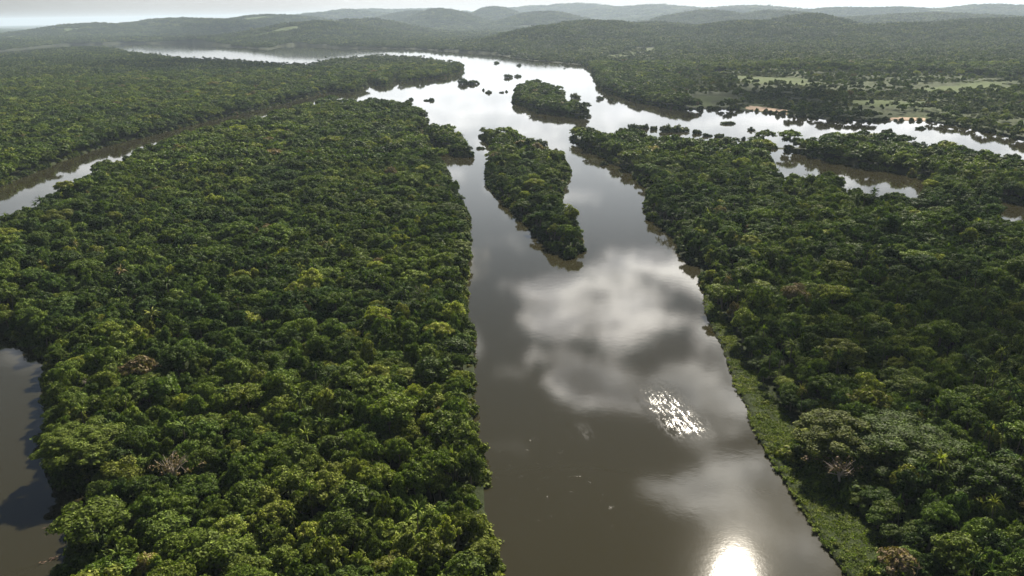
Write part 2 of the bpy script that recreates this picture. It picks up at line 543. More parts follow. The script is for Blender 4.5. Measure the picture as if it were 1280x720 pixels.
WX0, WX1, WY0, WY1 = -38000, 38000, -3000, 42500
wv = [(WX0, WY0, 0), (WX1, WY0, 0), (WX1, WY1, 0), (WX0, WY1, 0)]
tag(link('river', mesh('river', wv, [(0, 1, 2, 3)]), mats=[M_WATER]), kind='structure')

# ------------------------------------------------------------------ haze: the damp air between the camera and the horizon
M_HAZE, N = new_mat('haze')
pv = N.n('ShaderNodeVolumePrincipled', inp={'Color': (0.67, 0.82, 1.0, 1), 'Density': 3.1e-5, 'Anisotropy': 0.2})
N.nt.links.new(pv.outputs[0], N.n('ShaderNodeOutputMaterial').inputs['Volume'])
hx, hy0, hy1, hz0, hz1 = 39000, -3500, 43000, -3.6, 330.0
hv = [(x, y, z) for z in (hz0, hz1) for y in (hy0, hy1) for x in (-hx, hx)]
hf = [(0, 2, 3, 1), (4, 5, 7, 6), (0, 1, 5, 4), (2, 6, 7, 3), (0, 4, 6, 2), (1, 3, 7, 5)]
tag(link('haze', mesh('haze', hv, hf), mats=[M_HAZE]), kind='stuff')

# ------------------------------------------------------------------ clouds high above the air box; the forest lies in their shade
M_CLOUD, N = new_mat('cloud')
gen = N.n('ShaderNodeTexCoord').outputs['Generated']
rad_ = N.m('MULTIPLY', N.vm('DISTANCE', gen, (0.5, 0.5, 0.5)).outputs['Value'], 2.0)
body = N.m('ADD', N.m('MULTIPLY', N.m('SUBTRACT', 0.78, rad_), 1.3), N.m('MULTIPLY_ADD', N.noise(gen, 3.6, 4.0, 0.6), 2.6, -1.3))
pv = N.n('ShaderNodeVolumeScatter', inp={'Color': (1, 1, 1, 1), 'Density': N.m('MULTIPLY', N.mr(body, 0.0, 0.9), 0.02), 'Anisotropy': 0.25})
N.nt.links.new(pv.outputs[0], N.n('ShaderNodeOutputMaterial').inputs['Volume'])


def ico(sub):
    import bmesh
    bm = bmesh.new()
    bmesh.ops.create_icosphere(bm, subdivisions=sub, radius=1.0)
    v = np.array([q.co[:] for q in bm.verts])
    f = [[q.index for q in p_.verts] for p_ in bm.faces]
    bm.free()
    return v, f


ICO5 = ico(5)
# shade on the ground: a corner to a corner in the picture
SHADE = [((150, 88), (310, 72), 1.0), ((290, 90), (400, 74), 1.0), ((230, 52), (350, 40), 1.0), ((960, 470), (1300, 330), 1.0), ((870, 142), (1060, 100), 1.0)]
for i, (a, b_, k) in enumerate(SHADE):
    A, B = unproj(*a, 8), unproj(*b_, 8)
    c0 = (A + B) / 2
    d = ray((a[0] + b_[0]) / 2, (a[1] + b_[1]) / 2)
    wid = abs(b_[0] - a[0]) / F_PX * math.hypot(*c0) / 2
    dep = abs(np.hypot(*B) - np.hypot(*A)) / 2
    CLOUD_Z = 430.0 if np.hypot(*c0) < 1700 else 1000.0
    s = (CLOUD_Z - 8) / SUN.z
    cx, cy = c0[0] + SUN.x * s, c0[1] + SUN.y * s
    v = ICO5[0].copy()
    n_ = fbm(v[:, 0] * 100 + 999 * i, v[:, 1] * 100 + v[:, 2] * 140, 60.0, 4)
    v *= (0.72 + 0.62 * n_)[:, None]
    th = min(130.0, 45 + 0.22 * max(wid, dep)) * k
    v *= np.array([wid * 1.5, dep * 1.5, th * 1.2])
    v[:, 2] = np.where(v[:, 2] < 0, v[:, 2] * 0.45, v[:, 2])
    az = -math.atan2(c0[0], c0[1])
    ca_, sa_ = math.cos(az), math.sin(az)
    v = np.stack([v[:, 0] * ca_ - v[:, 1] * sa_, v[:, 0] * sa_ + v[:, 1] * ca_, v[:, 2]], 1)
    o = link('cloud', mesh('cloud', v, ICO5[1]), mats=[M_CLOUD])
    o.location = (cx, cy, CLOUD_Z)
    tag(o, kind='stuff')


# ------------------------------------------------------------------ tree shapes
def cards(P, Nrm, size, jit=0.75, fold=0.25):
    """leaf sprays: bent four-cornered faces at P facing roughly Nrm"""
    n = len(P)
    nn = Nrm + rng.normal(0, jit * 0.6, (n, 3))
    nn /= np.linalg.norm(nn, axis=1)[:, None] + 1e-9
    t = rng.normal(0, 1, (n, 3))
    t -= (t * nn).sum(1)[:, None] * nn
    t /= np.linalg.norm(t, axis=1)[:, None] + 1e-9
    b2 = np.cross(nn, t)
    s = size * rng.uniform(0.55, 1.35, n)
    a, w = s * rng.uniform(0.8, 1.25, n), s * rng.uniform(0.45, 0.85, n)
    f = s * fold * rng.uniform(-1, 0.4, n)
    q = np.stack([P - t * a[:, None], P - b2 * w[:, None] + nn * f[:, None], P + t * a[:, None], P + b2 * w[:, None] + nn * (f * 0.6)[:, None]], 1)
    return q


def crown_quads(Rx, Hc, z0, lobes, n, size, lobe_r=(0.26, 0.42), flat=0.8, holes=0.0, low=0.25, seed=None):
    """a crown of foliage clumps on a dome: Rx radius, Hc crown height, z0 crown base"""
    out = []
    per = n // lobes
    for k in range(lobes):
        u = (k + 0.5) / lobes
        cz = 1 - u * (1 + low)                    # from the top down to a little below the equator
        cz = max(-0.35, cz)
        th = k * 2.39996 + rng.uniform(-0.5, 0.5)
        rr = math.sqrt(max(0, 1 - cz * cz)) if cz > 0 else 1.0
        lr = rng.uniform(*lobe_r)
        sh = rng.uniform(0.80, 1.12) - lr * 0.55
        c0 = np.array([rr * math.cos(th) * sh * Rx, rr * math.sin(th) * sh * Rx, z0 + Hc * (0.22 + 0.62 * cz * sh + rng.uniform(-0.05, 0.07))])
        d = rng.normal(0, 1, (per, 3))
        d /= np.linalg.norm(d, axis=1)[:, None]
        d[:, 2] = np.where(d[:, 2] < -0.25, -d[:, 2], d[:, 2])
        r = rng.uniform(0.55, 1.12, per)
        P = c0 + d * (r * lr * Rx * (0.8 + 0.45 * vnoise(d[:, 0] * 10 + 31 * k, d[:, 1] * 10 + d[:, 2] * 17, 5.0)))[:, None] * np.array([1, 1, flat])
        if holes:
            keep = vnoise(P[:, 0] * 10 + 37 * k, P[:, 1] * 10 + P[:, 2] * 13, 9.0) > holes
            P, d = P[keep], d[keep]
        out.append(cards(P, d * 0.95 + np.array([0, 0, 0.15]), size))
    # inner sprays so the middle is not hollow
    m = n // 10
    d = rng.normal(0, 1, (m, 3))
    d /= np.linalg.norm(d, axis=1)[:, None]
    P = d * rng.uniform(0.2, 0.75, m)[:, None] * np.array([Rx, Rx, Hc * 0.36]) + np.array([0, 0, z0 + Hc * 0.42])
    out.append(cards(P, d, size * 1.3))
    return np.concatenate(out)


def tube_quads(path, r0, r1, sides=6):
    path = np.array(path, float)
    n = len(path)
    rings = []
    for i in range(n):
        t = path[min(i + 1, n - 1)] - path[max(i - 1, 0)]
        t /= np.linalg.norm(t) + 1e-9
        up = np.array([1.0, 0, 0]) if abs(t[0]) < 0.8 else np.array([0, 1.0, 0])
        a = np.cross(t, up)
        a /= np.linalg.norm(a)
        b2 = np.cross(t, a)
        r = r0 + (r1 - r0) * i / (n - 1)
        th = np.arange(sides) * 2 * math.pi / sides
        rings.append(path[i] + r * (np.cos(th)[:, None] * a + np.sin(th)[:, None] * b2))
    q = []
    for i in range(n - 1):
        for s in range(sides):
            s2 = (s + 1) % sides
            q.append([rings[i][s], rings[i][s2], rings[i + 1][s2], rings[i + 1][s]])
    return np.array(q)


def trunk_quads(Rx, Hc, z0, limbs=6, r=0.42):
    bend = rng.uniform(-0.4, 0.4, 2)
    top = np.array([bend[0], bend[1], z0 + Hc * 0.25])
    q = [tube_quads([(0, 0, -1.2), (0, 0, 0.6), top * np.array([0.5, 0.5, 0.55]), top], r * 1.3, r * 0.65, 8)]
    for k in range(limbs):
        th = k * 2 * math.pi / limbs + rng.uniform(-0.4, 0.4)
        e = np.array([math.cos(th) * Rx * 0.66, math.sin(th) * Rx * 0.66, z0 + Hc * rng.uniform(0.35, 0.62)])
        s = top * rng.uniform(0.72, 1.0)
        mid = (s + e) / 2 + np.array([0, 0, -0.5])
        q.append(tube_quads([s, mid, e], r * 0.5, r * 0.14, 5))
    return np.concatenate(q)


def palm_quads(h=14.0):
    q = []
    for k in range(19):
        th = k * 2.39996
        el = rng.uniform(0.25, 1.25)
        L = rng.uniform(4.2, 5.6)
        w = 0.62
        prev = np.array([0, 0, h])
        d = np.array([math.cos(th) * math.cos(el), math.sin(th) * math.cos(el), math.sin(el)])
        side = np.array([-math.sin(th), math.cos(th), 0])
        for j in range(5):
            nxt = prev + d * L / 5
            w2 = w * (1.25 - 0.22 * j)
            w3 = w * (1.25 - 0.22 * (j + 1))
            dn = np.array([0, 0, -0.28])
            q.append([prev, nxt, nxt + side * w3 + dn, prev + side * w2 + dn])
            q.append([nxt, prev, prev - side * w2 + dn, nxt - side * w3 + dn])
            prev = nxt
            d = d + np.array([0, 0, -0.34])
            d /= np.linalg.norm(d)
    return np.array(q)


def bare_quads(h=11.0, spread=4.0, n=11):
    q = [tube_quads([(0, 0, -1), (0.2, 0, h * 0.4), (0.1, 0.3, h * 0.62)], 0.36, 0.22, 7)]
    for k in range(n):
        th = k * 2.4
        s = np.array([0.12, 0.2, h * rng.uniform(0.42, 0.62)])
        e = np.array([math.cos(th) * spread * rng.uniform(0.6, 1), math.sin(th) * spread * rng.uniform(0.6, 1), h * rng.uniform(0.8, 1.08)])
        mid = s * 0.45 + e * 0.55 + rng.normal(0, 0.4, 3)
        q.append(tube_quads([s, mid, e], 0.16, 0.05, 5))
        for j in range(3):
            e2 = mid + (e - mid) * rng.uniform(0.1, 0.8) + rng.normal(0, 1.1, 3)
            q.append(tube_quads([mid, (mid + e2) / 2 + rng.normal(0, 0.15, 3), e2], 0.08, 0.03, 4))
    return np.concatenate(q)


# kind: (radius, crown height, crown base, clumps, leaf sprays, spray size, options)
SHAPES = {
    'dome': dict(Rx=5.0, Hc=7.0, z0=5.5, lobes=17, n=6120, size=0.35, lobe_r=(0.26, 0.40)),
    'cauliflower': dict(Rx=5.4, Hc=6.6, z0=5.8, lobes=30, n=7140, size=0.32, lobe_r=(0.18, 0.30)),
    'umbrella': dict(Rx=6.6, Hc=4.6, z0=8.8, lobes=24, n=6630, size=0.34, lobe_r=(0.20, 0.32), flat=0.5),
    'column': dict(Rx=3.9, Hc=9.0, z0=4.5, lobes=18, n=5440, size=0.33, lobe_r=(0.30, 0.48), flat=1.1),
    'loose': dict(Rx=5.0, Hc=6.6, z0=6.0, lobes=13, n=4420, size=0.38, lobe_r=(0.24, 0.40), holes=0.36),
    'billow': dict(Rx=5.2, Hc=7.2, z0=5.0, lobes=11, n=5780, size=0.33, lobe_r=(0.36, 0.52)),
}
HEIGHT = 12.5
CROWN, TRUNK, PROTO = {}, {}, []      # PROTO: (name, object) sources for the forest's points; not in the scene


def proto(name, me):
    o = bpy.data.objects.new(name, me)
    PROTO.append((name, o))
    return o


for kname, kw in list(SHAPES.items()):
    for var in range(2):
        cq = crown_quads(**kw)
        tq = trunk_quads(kw['Rx'], kw['Hc'], kw['z0'])
        key = (kname, var)
        CROWN[key] = quads_mesh('crown', cq, [M_LEAF])
        TRUNK[key] = quads_mesh('trunk', tq, [M_BARK])
        proto('tree_%s_%d' % key, quads_mesh('tree', np.concatenate([cq, tq]), [M_LEAF, M_BARK], np.r_[np.zeros(len(cq)), np.ones(len(tq))]))
NKIND = len(PROTO)
pq, ptq = palm_quads(), tube_quads([(0, 0, -1), (0.2, 0, 7), (0, 0, 14.2)], 0.24, 0.17, 6)
CROWN['palm', 0] = quads_mesh('crown', pq, [M_LEAF])
TRUNK['palm', 0] = quads_mesh('trunk', ptq, [M_BARK])
proto('tree_palm', quads_mesh('tree', np.concatenate([pq, ptq]), [M_LEAF, M_BARK], np.r_[np.zeros(len(pq)), np.ones(len(ptq))]))
I_PALM = len(PROTO) - 1
bq = bare_quads()
TRUNK['bare', 0] = quads_mesh('trunk', bq, [M_PALE])
tw = []
for k in range(26):
    c0 = np.array([rng.normal(0, 2.0), rng.normal(0, 2.0), 9.6 + rng.normal(0, 1.0)])
    d = rng.normal(0, 1, (16, 3))
    tw.append(cards(c0 + d * 0.5, d, 0.3))
CROWN['bare', 0] = quads_mesh('crown', np.concatenate(tw), [M_LEAF])
proto('tree_bare', quads_mesh('tree', np.concatenate([bq, np.concatenate(tw)]), [M_PALE, M_LEAF], np.r_[np.zeros(len(bq)), np.ones(26 * 16)]))
I_BARE = len(PROTO) - 1
I_SHRUB = len(PROTO)
SHRUB = []
for var in range(2):
    sq = crown_quads(Rx=2.6, Hc=3.6, z0=-0.5, lobes=9, n=1300, size=0.34, lobe_r=(0.36, 0.55), low=0.6)
    SHRUB.append(quads_mesh('foliage', sq, [M_LEAF]))
    proto('shrub_%d' % var, SHRUB[-1])
I_GRASS = len(PROTO)
for var in range(2):
    P = np.stack([rng.uniform(-2.6, 2.6, 620), rng.uniform(-2.6, 2.6, 620), rng.uniform(0.1, 1.0, 620)], 1)
    keep = np.hypot(P[:, 0], P[:, 1]) < 2.6 * (0.8 + 0.3 * np.sin(3 * np.arctan2(P[:, 0], P[:, 1])))
    proto('bank_grass_%d' % var, quads_mesh('grass', cards(P[keep], np.tile([0, 0, 1.0], (keep.sum(), 1)), 0.30, 1.0), [M_LEAF]))
I_MID = len(PROTO)
for kname, kw in list(SHAPES.items()):
    k2 = dict(kw)
    k2['n'] = 1000
    k2['size'] = kw['size'] * 2.0
    proto('mid_' + kname, quads_mesh('tree', crown_quads(**k2), [M_LEAF]))
N_MID = len(PROTO) - I_MID
I_FAR = len(PROTO)
for var in range(4):
    out = []
    for k in range(30):
        c0 = np.array([rng.uniform(-23, 23), rng.uniform(-23, 23), 0])
        r = rng.uniform(3.4, 7.6)
        hgt = rng.uniform(6, 12) + (7 if rng.random() < 0.16 else 0)
        d = rng.normal(0, 1, (70, 3))
        d /= np.linalg.norm(d, axis=1)[:, None]
        d[:, 2] = np.abs(d[:, 2]) * 1.0 - 0.25 * rng.random(70)
        P = c0 + d * np.array([r, r, r * 0.9]) * rng.uniform(0.8, 1.05, (70, 1)) + np.array([0, 0, hgt - r * 0.8])
        out.append(cards(P, d * 0.8 + np.array([0, 0, 0.3]), 1.25))
        d2 = rng.normal(0, 1, (10, 3))
        out.append(cards(c0 + d2 * np.array([r * .4, r * .4, hgt * 0.16]) + np.array([0, 0, hgt * 0.4]), d2, 1.8))
    proto('woodland_%d' % var, quads_mesh('woodland', np.concatenate(out), [M_FAR]))
N_FAR = len(PROTO) - I_FAR

# ------------------------------------------------------------------ scatter
HALF = R(44)


def sector_grid(r0, r1, sp):
    xs = np.arange(-r1 * math.sin(HALF), r1 * math.sin(HALF), sp)
    ys = np.arange(r0 * 0.6, r1, sp)
    X, Y = np.meshgrid(xs, ys)
    X[1::2] += sp / 2
    P = np.stack([X.ravel(), Y.ravel()], 1) + rng.uniform(-0.42, 0.42, (X.size, 2)) * sp
    rr = np.hypot(P[:, 0], P[:, 1])
    a = np.arctan2(P[:, 0], P[:, 1])
    return P[(rr >= r0) & (rr < r1) & (np.abs(a) < HALF)]


def clear_of_bank(P, m):
    r = is_land(P)
    for dx, dy in ((m, 0), (-m, 0), (0, m), (0, -m)):
        r &= is_land(P + np.array([dx, dy]))
    return r


def open_ground(P):
    r = np.zeros(len(P), bool)
    for q in MEADOWS + [GRASS_BANK] + BEACH:
        r |= inside(P, q)
    return r


PTS = []      # rows: x y z proto rot scale_x scale_z tint lum


def add_points(P, pr, sc, scz, tint, lum, dz=0.0):
    z = 0.7 + relief(P[:, 0], P[:, 1]) + dz
    PTS.append(np.column_stack([P, z, pr, rng.uniform(0, 6.283, len(P)), sc, scz, tint, lum]))


def tints(P, n):
    base = 0.26 + 0.34 * (fbm(P[:, 0], P[:, 1], 90.0, 3) - 0.5) * 2
    t = base + rng.normal(0, 0.13, n)
    u = rng.random(n)
    t = np.clip(t, 0.02, 0.66)
    t = np.where(u > 0.965, rng.uniform(0.72, 0.80, n), t)
    t = np.where((u > 0.955) & (u <= 0.965), rng.uniform(0.86, 0.95, n), t)
    return t


# landmarks: distinctive trees of the picture (pixel of the crown's middle, kind, width px, height stretch, tint, lum, label, short reference)
LANDMARKS = [
    ((1130, 548), 'umbrella', 128, 1.15, 0.20, 1.0, 'broad spreading dark green tree with the widest crown on the right bank', 'the widest spreading crown'),
    ((1046, 540), 'dome', 84, 1.0, 0.56, 0.7, 'rounded dull olive brown tree left of the widest spreading crown', 'the rounded olive brown tree'),
    ((1085, 498), 'loose', 44, 1.0, 0.78, 1.0, 'small pale yellow green crown behind the rounded olive brown tree', 'the pale yellow crown'),
    ((1050, 588), 'bare', 36, 0.8, 0.95, 1.0, 'withered grey brown tree beside the grassy river margin', 'the withered tree'),
    ((1122, 702), 'loose', 42, 0.8, 0.93, 1.2, 'thin straw coloured tree at the inner edge of the grassy margin', 'the straw coloured tree'),
    ((216, 584), 'bare', 34, 1.1, 0.97, 1.0, 'pale dying tree with bare branches and brown leaves in the green canopy', 'the dying pale tree'),
    ((100, 552), 'cauliflower', 84, 0.9, 0.44, 1.1, 'big bright green domed tree overhanging the dark side channel', 'the overhanging domed tree'),
    ((148, 590), 'billow', 40, 1.0, 0.68, 0.9, 'light lime green round tree next to the big domed overhanging tree', 'the lime green round tree'),
    ((408, 690), 'loose', 46, 1.2, 0.62, 1.1, 'open crowned tree showing a pale tall trunk near the lower edge', 'the pale trunked tree'),
    ((346, 640), 'cauliflower', 40, 1.0, 0.70, 1.1, 'bright yellow green bushy tree in the middle of the lower canopy', 'the bright bushy tree'),
    ((468, 468), 'billow', 34, 1.0, 0.76, 1.1, 'small bright lime tree in the middle of the left forest', 'the small lime tree'),
    ((540, 460), 'dome', 48, 1.0, 0.22, 1.0, 'round dark green domed tree near the main river edge', 'the dark riverside dome'),
    ((175, 458), 'loose', 40, 0.9, 0.91, 0.9, 'rusty brown crowned tree among green ones behind the side channel', 'the rusty brown tree'),
    ((604, 688), 'cauliflower', 40, 0.9, 0.60, 1.1, 'olive tree leaning out over the main river at the lower end', 'the leaning olive tree'),
    ((541, 555), 'billow', 26, 1.0, 0.79, 1.1, 'small vivid yellow green tree beside a dark canopy gap', 'the vivid gap tree'),
    ((1235, 600), 'dome', 60, 1.0, 0.16, 0.9, 'very dark green domed tree right of the widest spreading crown', 'the very dark domed tree'),
    ((440, 625), 'dome', 56, 1.0, 0.34, 1.0, 'large mid green rounded tree left of the olive tree over the river', 'the large rounded tree'),
    ((270, 690), 'billow', 60, 1.0, 0.42, 1.05, 'large billowing green tree at the bottom edge of the left forest', 'the large billowing tree'),
    ((120, 655), 'umbrella', 72, 0.9, 0.40, 1.0, 'flat topped green tree low beside the driftwood in the side channel', 'the driftwood-side flat tree'),
    ((1200, 690), 'cauliflower', 50, 1.0, 0.46, 1.0, 'fresh green bushy tree in the lower right of the right bank', 'the fresh green bushy tree'),
    ((372, 362), 'billow', 30, 1.0, 0.77, 1.1, 'luminous lime green crown in the upper middle of the left forest', None),
    ((497, 262), 'dome', 34, 1.3, 0.30, 1.0, 'tall dark tree rising above the left forest canopy', None),
    ((275, 362), 'loose', 22, 1.0, 0.84, 1.2, 'small yellow flowering crown in the left forest', None),
    ((75, 270), 'dome', 34, 1.0, 0.62, 0.9, 'grey green round tree near the narrow channel on the left', None),
    ((1050, 440), 'dome', 50, 1.1, 0.68, 0.9, 'large sunlit olive tree in the shaded middle of the right bank', None),
]
LM = []
for (pp, kind, wpx, st, tint, lum, lab, ref) in LANDMARKS:
    base_r = SHAPES[kind]['Rx'] if kind in SHAPES else 4.0
    q = unproj(pp[0], pp[1], 9.0)
    sl_ = math.sqrt(q[0] ** 2 + q[1] ** 2 + 141 ** 2)
    sc = wpx / F_PX * sl_ / 2 / base_r
    ztop = 9.0 * min(1.45, min(sc, 0.55 + sc * 0.5) * st)
    q = unproj(pp[0], pp[1], ztop)
    LM.append(dict(p=q, kind=kind, sc=sc, scz=min(1.45, min(sc, 0.55 + sc * 0.5) * st), r=base_r * sc, tint=tint, lum=lum, label=lab, ref=ref))

# near and middle forest: one point per tree
NEAR_R, MID_R = 820.0, 2500.0
P = sector_grid(120, NEAR_R, 4.9)
P = P[clear_of_bank(P, 4.4) & ~open_ground(P)]
for lm in LM:
    P = P[np.hypot(P[:, 0] - lm['p'][0], P[:, 1] - lm['p'][1]) > lm['r'] * 0.86 + 1.5]
n = len(P)
big = rng.random(n)
sc = np.clip(np.exp(rng.normal(-0.44, 0.30, n)), 0.38, 1.3)
sc = np.where(big > 0.965, rng.uniform(0.95, 1.5, n), sc)
edge = np.zeros(n, bool)
for ox, oy in ((13, 0), (-13, 0), (0, 13), (-9, 9)):
    edge |= inside(P + np.array([ox, oy]), GRASS_BANK)
sc = np.where(edge, np.minimum(sc, 0.7), sc)
# a big crown keeps its neighbours away
order = np.argsort(-sc)
kill = np.zeros(n, bool)
cell = {}
for i in range(n):
    cell.setdefault((int(P[i, 0] // 12), int(P[i, 1] // 12)), []).append(i)
for i in order[: int(n * 0.10)]:
    if kill[i] or sc[i] < 0.92:
        continue
    cx, cy = int(P[i, 0] // 12), int(P[i, 1] // 12)
    for a in (-1, 0, 1):
        for b_ in (-1, 0, 1):
            for j in cell.get((cx + a, cy + b_), ()):
                if j != i and not kill[j] and math.hypot(P[i, 0] - P[j, 0], P[i, 1] - P[j, 1]) < sc[i] * 3.9:
                    kill[j] = True
P, sc, edge = P[~kill], sc[~kill], edge[~kill]
n = len(P)
pr = rng.integers(0, NKIND, n)
palm = (rng.random(n) < np.where(P[:, 0] > 30, 0.10, 0.05)) & (sc < 1.15)
pr[palm] = I_PALM
pr[(rng.random(n) < 0.004) & (sc < 1.2)] = I_BARE
scz = np.where(edge, 0.62, 1.0) * np.clip(0.50 + sc * 0.58 + rng.normal(0, 0.17, n) + 0.42 * (fbm(P[:, 0], P[:, 1], 45.0, 2) - 0.5), 0.55, 1.75)
scz[palm] = rng.uniform(0.85, 1.15, palm.sum())
near_rows = np.column_stack([P, 0.7 + relief(P[:, 0], P[:, 1]), pr, rng.uniform(0, 6.283, n), sc, scz, tints(P, n), rng.uniform(0.8, 1.65, n)])

# the 300 trees that show largest stand as trees of their own; the rest are the forest
pxs, pys, dep = project(np.column_stack([near_rows[:, 0], near_rows[:, 1], near_rows[:, 2] + 9 * near_rows[:, 6]]))
size_px = 5.2 * near_rows[:, 5] / dep * F_PX
vis = (pxs > 4) & (pxs < 1276) & (pys > 120) & (pys < 716)
rank = np.where(vis, size_px, -1)
N_SINGLE = 300 - len(LM)
single = np.argsort(-rank)[:N_SINGLE]
SINGLE = near_rows[single]
PTS.append(np.delete(near_rows, single, 0))

P = sector_grid(NEAR_R, MID_R, 6.8)
P = P[clear_of_bank(P, 4.0) & ~open_ground(P)]
scr = inside(P, SCRUB)
P = P[~scr | (rng.random(len(P)) < 0.11)]
n = len(P)
scr = inside(P, SCRUB)
sc = np.clip(np.exp(rng.normal(-0.10, 0.34, n)), 0.5, 1.8) * np.where(scr, 0.8, 1.0)
scz = np.clip(0.40 + sc * 0.62 + rng.normal(0, 0.14, n), 0.5, 1.6)
add_points(P, I_MID + rng.integers(0, N_MID, n), sc, scz, tints(P, n), rng.uniform(0.8, 1.65, n))
# low scrub on the half-cleared north bank
P = sector_grid(NEAR_R, MID_R, 7.5)
P = P[inside(P, SCRUB) & is_land(P) & ~open_ground(P)]
P = P[fbm(P[:, 0], P[:, 1], 130.0, 3) > 0.47]
n = len(P)
sc = rng.uniform(0.5, 1.5, n)
add_points(P, I_SHRUB + rng.integers(0, 2, n), sc, sc * rng.uniform(0.6, 1.0, n), tints(P, n), rng.uniform(0.8, 1.2, n))
# far woodland in stands
for (r0, r1, sp, k) in ((MID_R, 6000, 30, 0.98), (6000, 12500, 52, 1.5), (12500, 19000, 95, 2.4)):
    P = sector_grid(r0, r1, sp)
    P = P[clear_of_bank(P, 20.0) & (~open_ground(P) | (rng.random(len(P)) < 0.1))]
    ff = (np.hypot(P[:, 0], P[:, 1]) > 5000) & (fbm(P[:, 0] - 900, P[:, 1] + 300, 700.0, 3) > 0.735)
    P = P[~ff]
    n = len(P)
    sc = rng.uniform(0.85, 1.2, n) * k
    add_points(P, I_FAR + rng.integers(0, N_FAR, n), sc, rng.uniform(0.7, 1.2, n) * min(k, 1.3), np.clip(tints(P, n) - 0.12, 0, 0.6), rng.uniform(0.7, 1.0, n))

# shrubs and drooping growth along every bank
BS = []
for poly in LANDS + WATERS:
    for i in range(len(poly)):
        a, b_ = poly[i], poly[(i + 1) % len(poly)]
        L = math.hypot(*(b_ - a))
        dmid = math.hypot(*((a + b_) / 2))
        if dmid > 2600 or L > 2500:
            continue
        step = 1.2 if dmid < 900 else 2.0
        k = max(1, int(L / step))
        t = rng.random(k)
        q_ = a + (b_ - a) * t[:, None] + rng.normal(0, 2.2, (k, 2))
        BS.append(q_[clear_of_bank(q_, 1.0)])
P = np.concatenate(BS)
rr = np.hypot(P[:, 0], P[:, 1])
P = P[(np.abs(np.arctan2(P[:, 0], P[:, 1])) < HALF) & (P[:, 1] > 100)]
for ox, oy in ((0, 0), (7, 0), (-7, 0), (0, 7), (0, -7)):
    P = P[~inside(P + np.array([ox, oy]), GRASS_BANK)]
n = len(P)
sc = rng.uniform(0.6, 1.7, n)
add_points(P, I_SHRUB + rng.integers(0, 2, n), sc, sc * rng.uniform(0.8, 1.5, n), np.clip(tints(P, n) + 0.08, 0, 0.9), rng.uniform(0.8, 1.2, n), -0.6)

# undergrowth below the widest crowns
for lm in LM:
    k = int(8 + lm['r'] ** 2 * 0.22)
    a, q = rng.uniform(0, 6.283, k), np.sqrt(rng.random(k)) * lm['r'] * 1.1
    P = np.stack([lm['p'][0] + np.cos(a) * q, lm['p'][1] + np.sin(a) * q], 1)
    P = P[is_land(P)]
    n = len(P)
    sc = rng.uniform(0.8, 1.9, n)
    add_points(P, I_SHRUB + rng.integers(0, 2, n), sc, sc * rng.uniform(0.8, 1.3, n), np.clip(tints(P, n), 0, 0.7), rng.uniform(0.8, 1.15, n))

ALL = np.concatenate(PTS)

# the floating meadow along the right bank
P = sector_grid(120, 520, 1.15)
P = P[inside(P, GRASS_BANK)]
n = len(P)
sc = rng.uniform(0.4, 0.95, n)
g_t = np.clip(0.47 + 0.35 * (fbm(P[:, 0], P[:, 1], 14.0, 3) - 0.5) + rng.normal(0, 0.05, n), 0.3, 0.78)
GR = [np.column_stack([P, np.full(n, 0.35), I_GRASS + rng.integers(0, 2, n), rng.uniform(0, 6.283, n), sc, sc * rng.uniform(0.5, 1.3, n), g_t, rng.uniform(0.9, 1.5, n)])]
P = sector_grid(120, 520, 3.3)
P = P[inside(P, GRASS_BANK)]
P = P[rng.random(len(P)) < np.clip((fbm(P[:, 0], P[:, 1], 22.0, 3) - 0.30) * 2.6, 0.1, 0.95)]
n = len(P)
sc = rng.uniform(0.3, 0.75, n)
GR.append(np.column_stack([P, np.full(n, 0.3), I_SHRUB + rng.integers(0, 2, n), rng.uniform(0, 6.283, n), sc, sc * rng.uniform(0.5, 0.95, n), np.clip(tints(P, n) + 0.25, 0.2, 0.74), rng.uniform(0.8, 1.1, n)]))
GR = np.concatenate(GR)


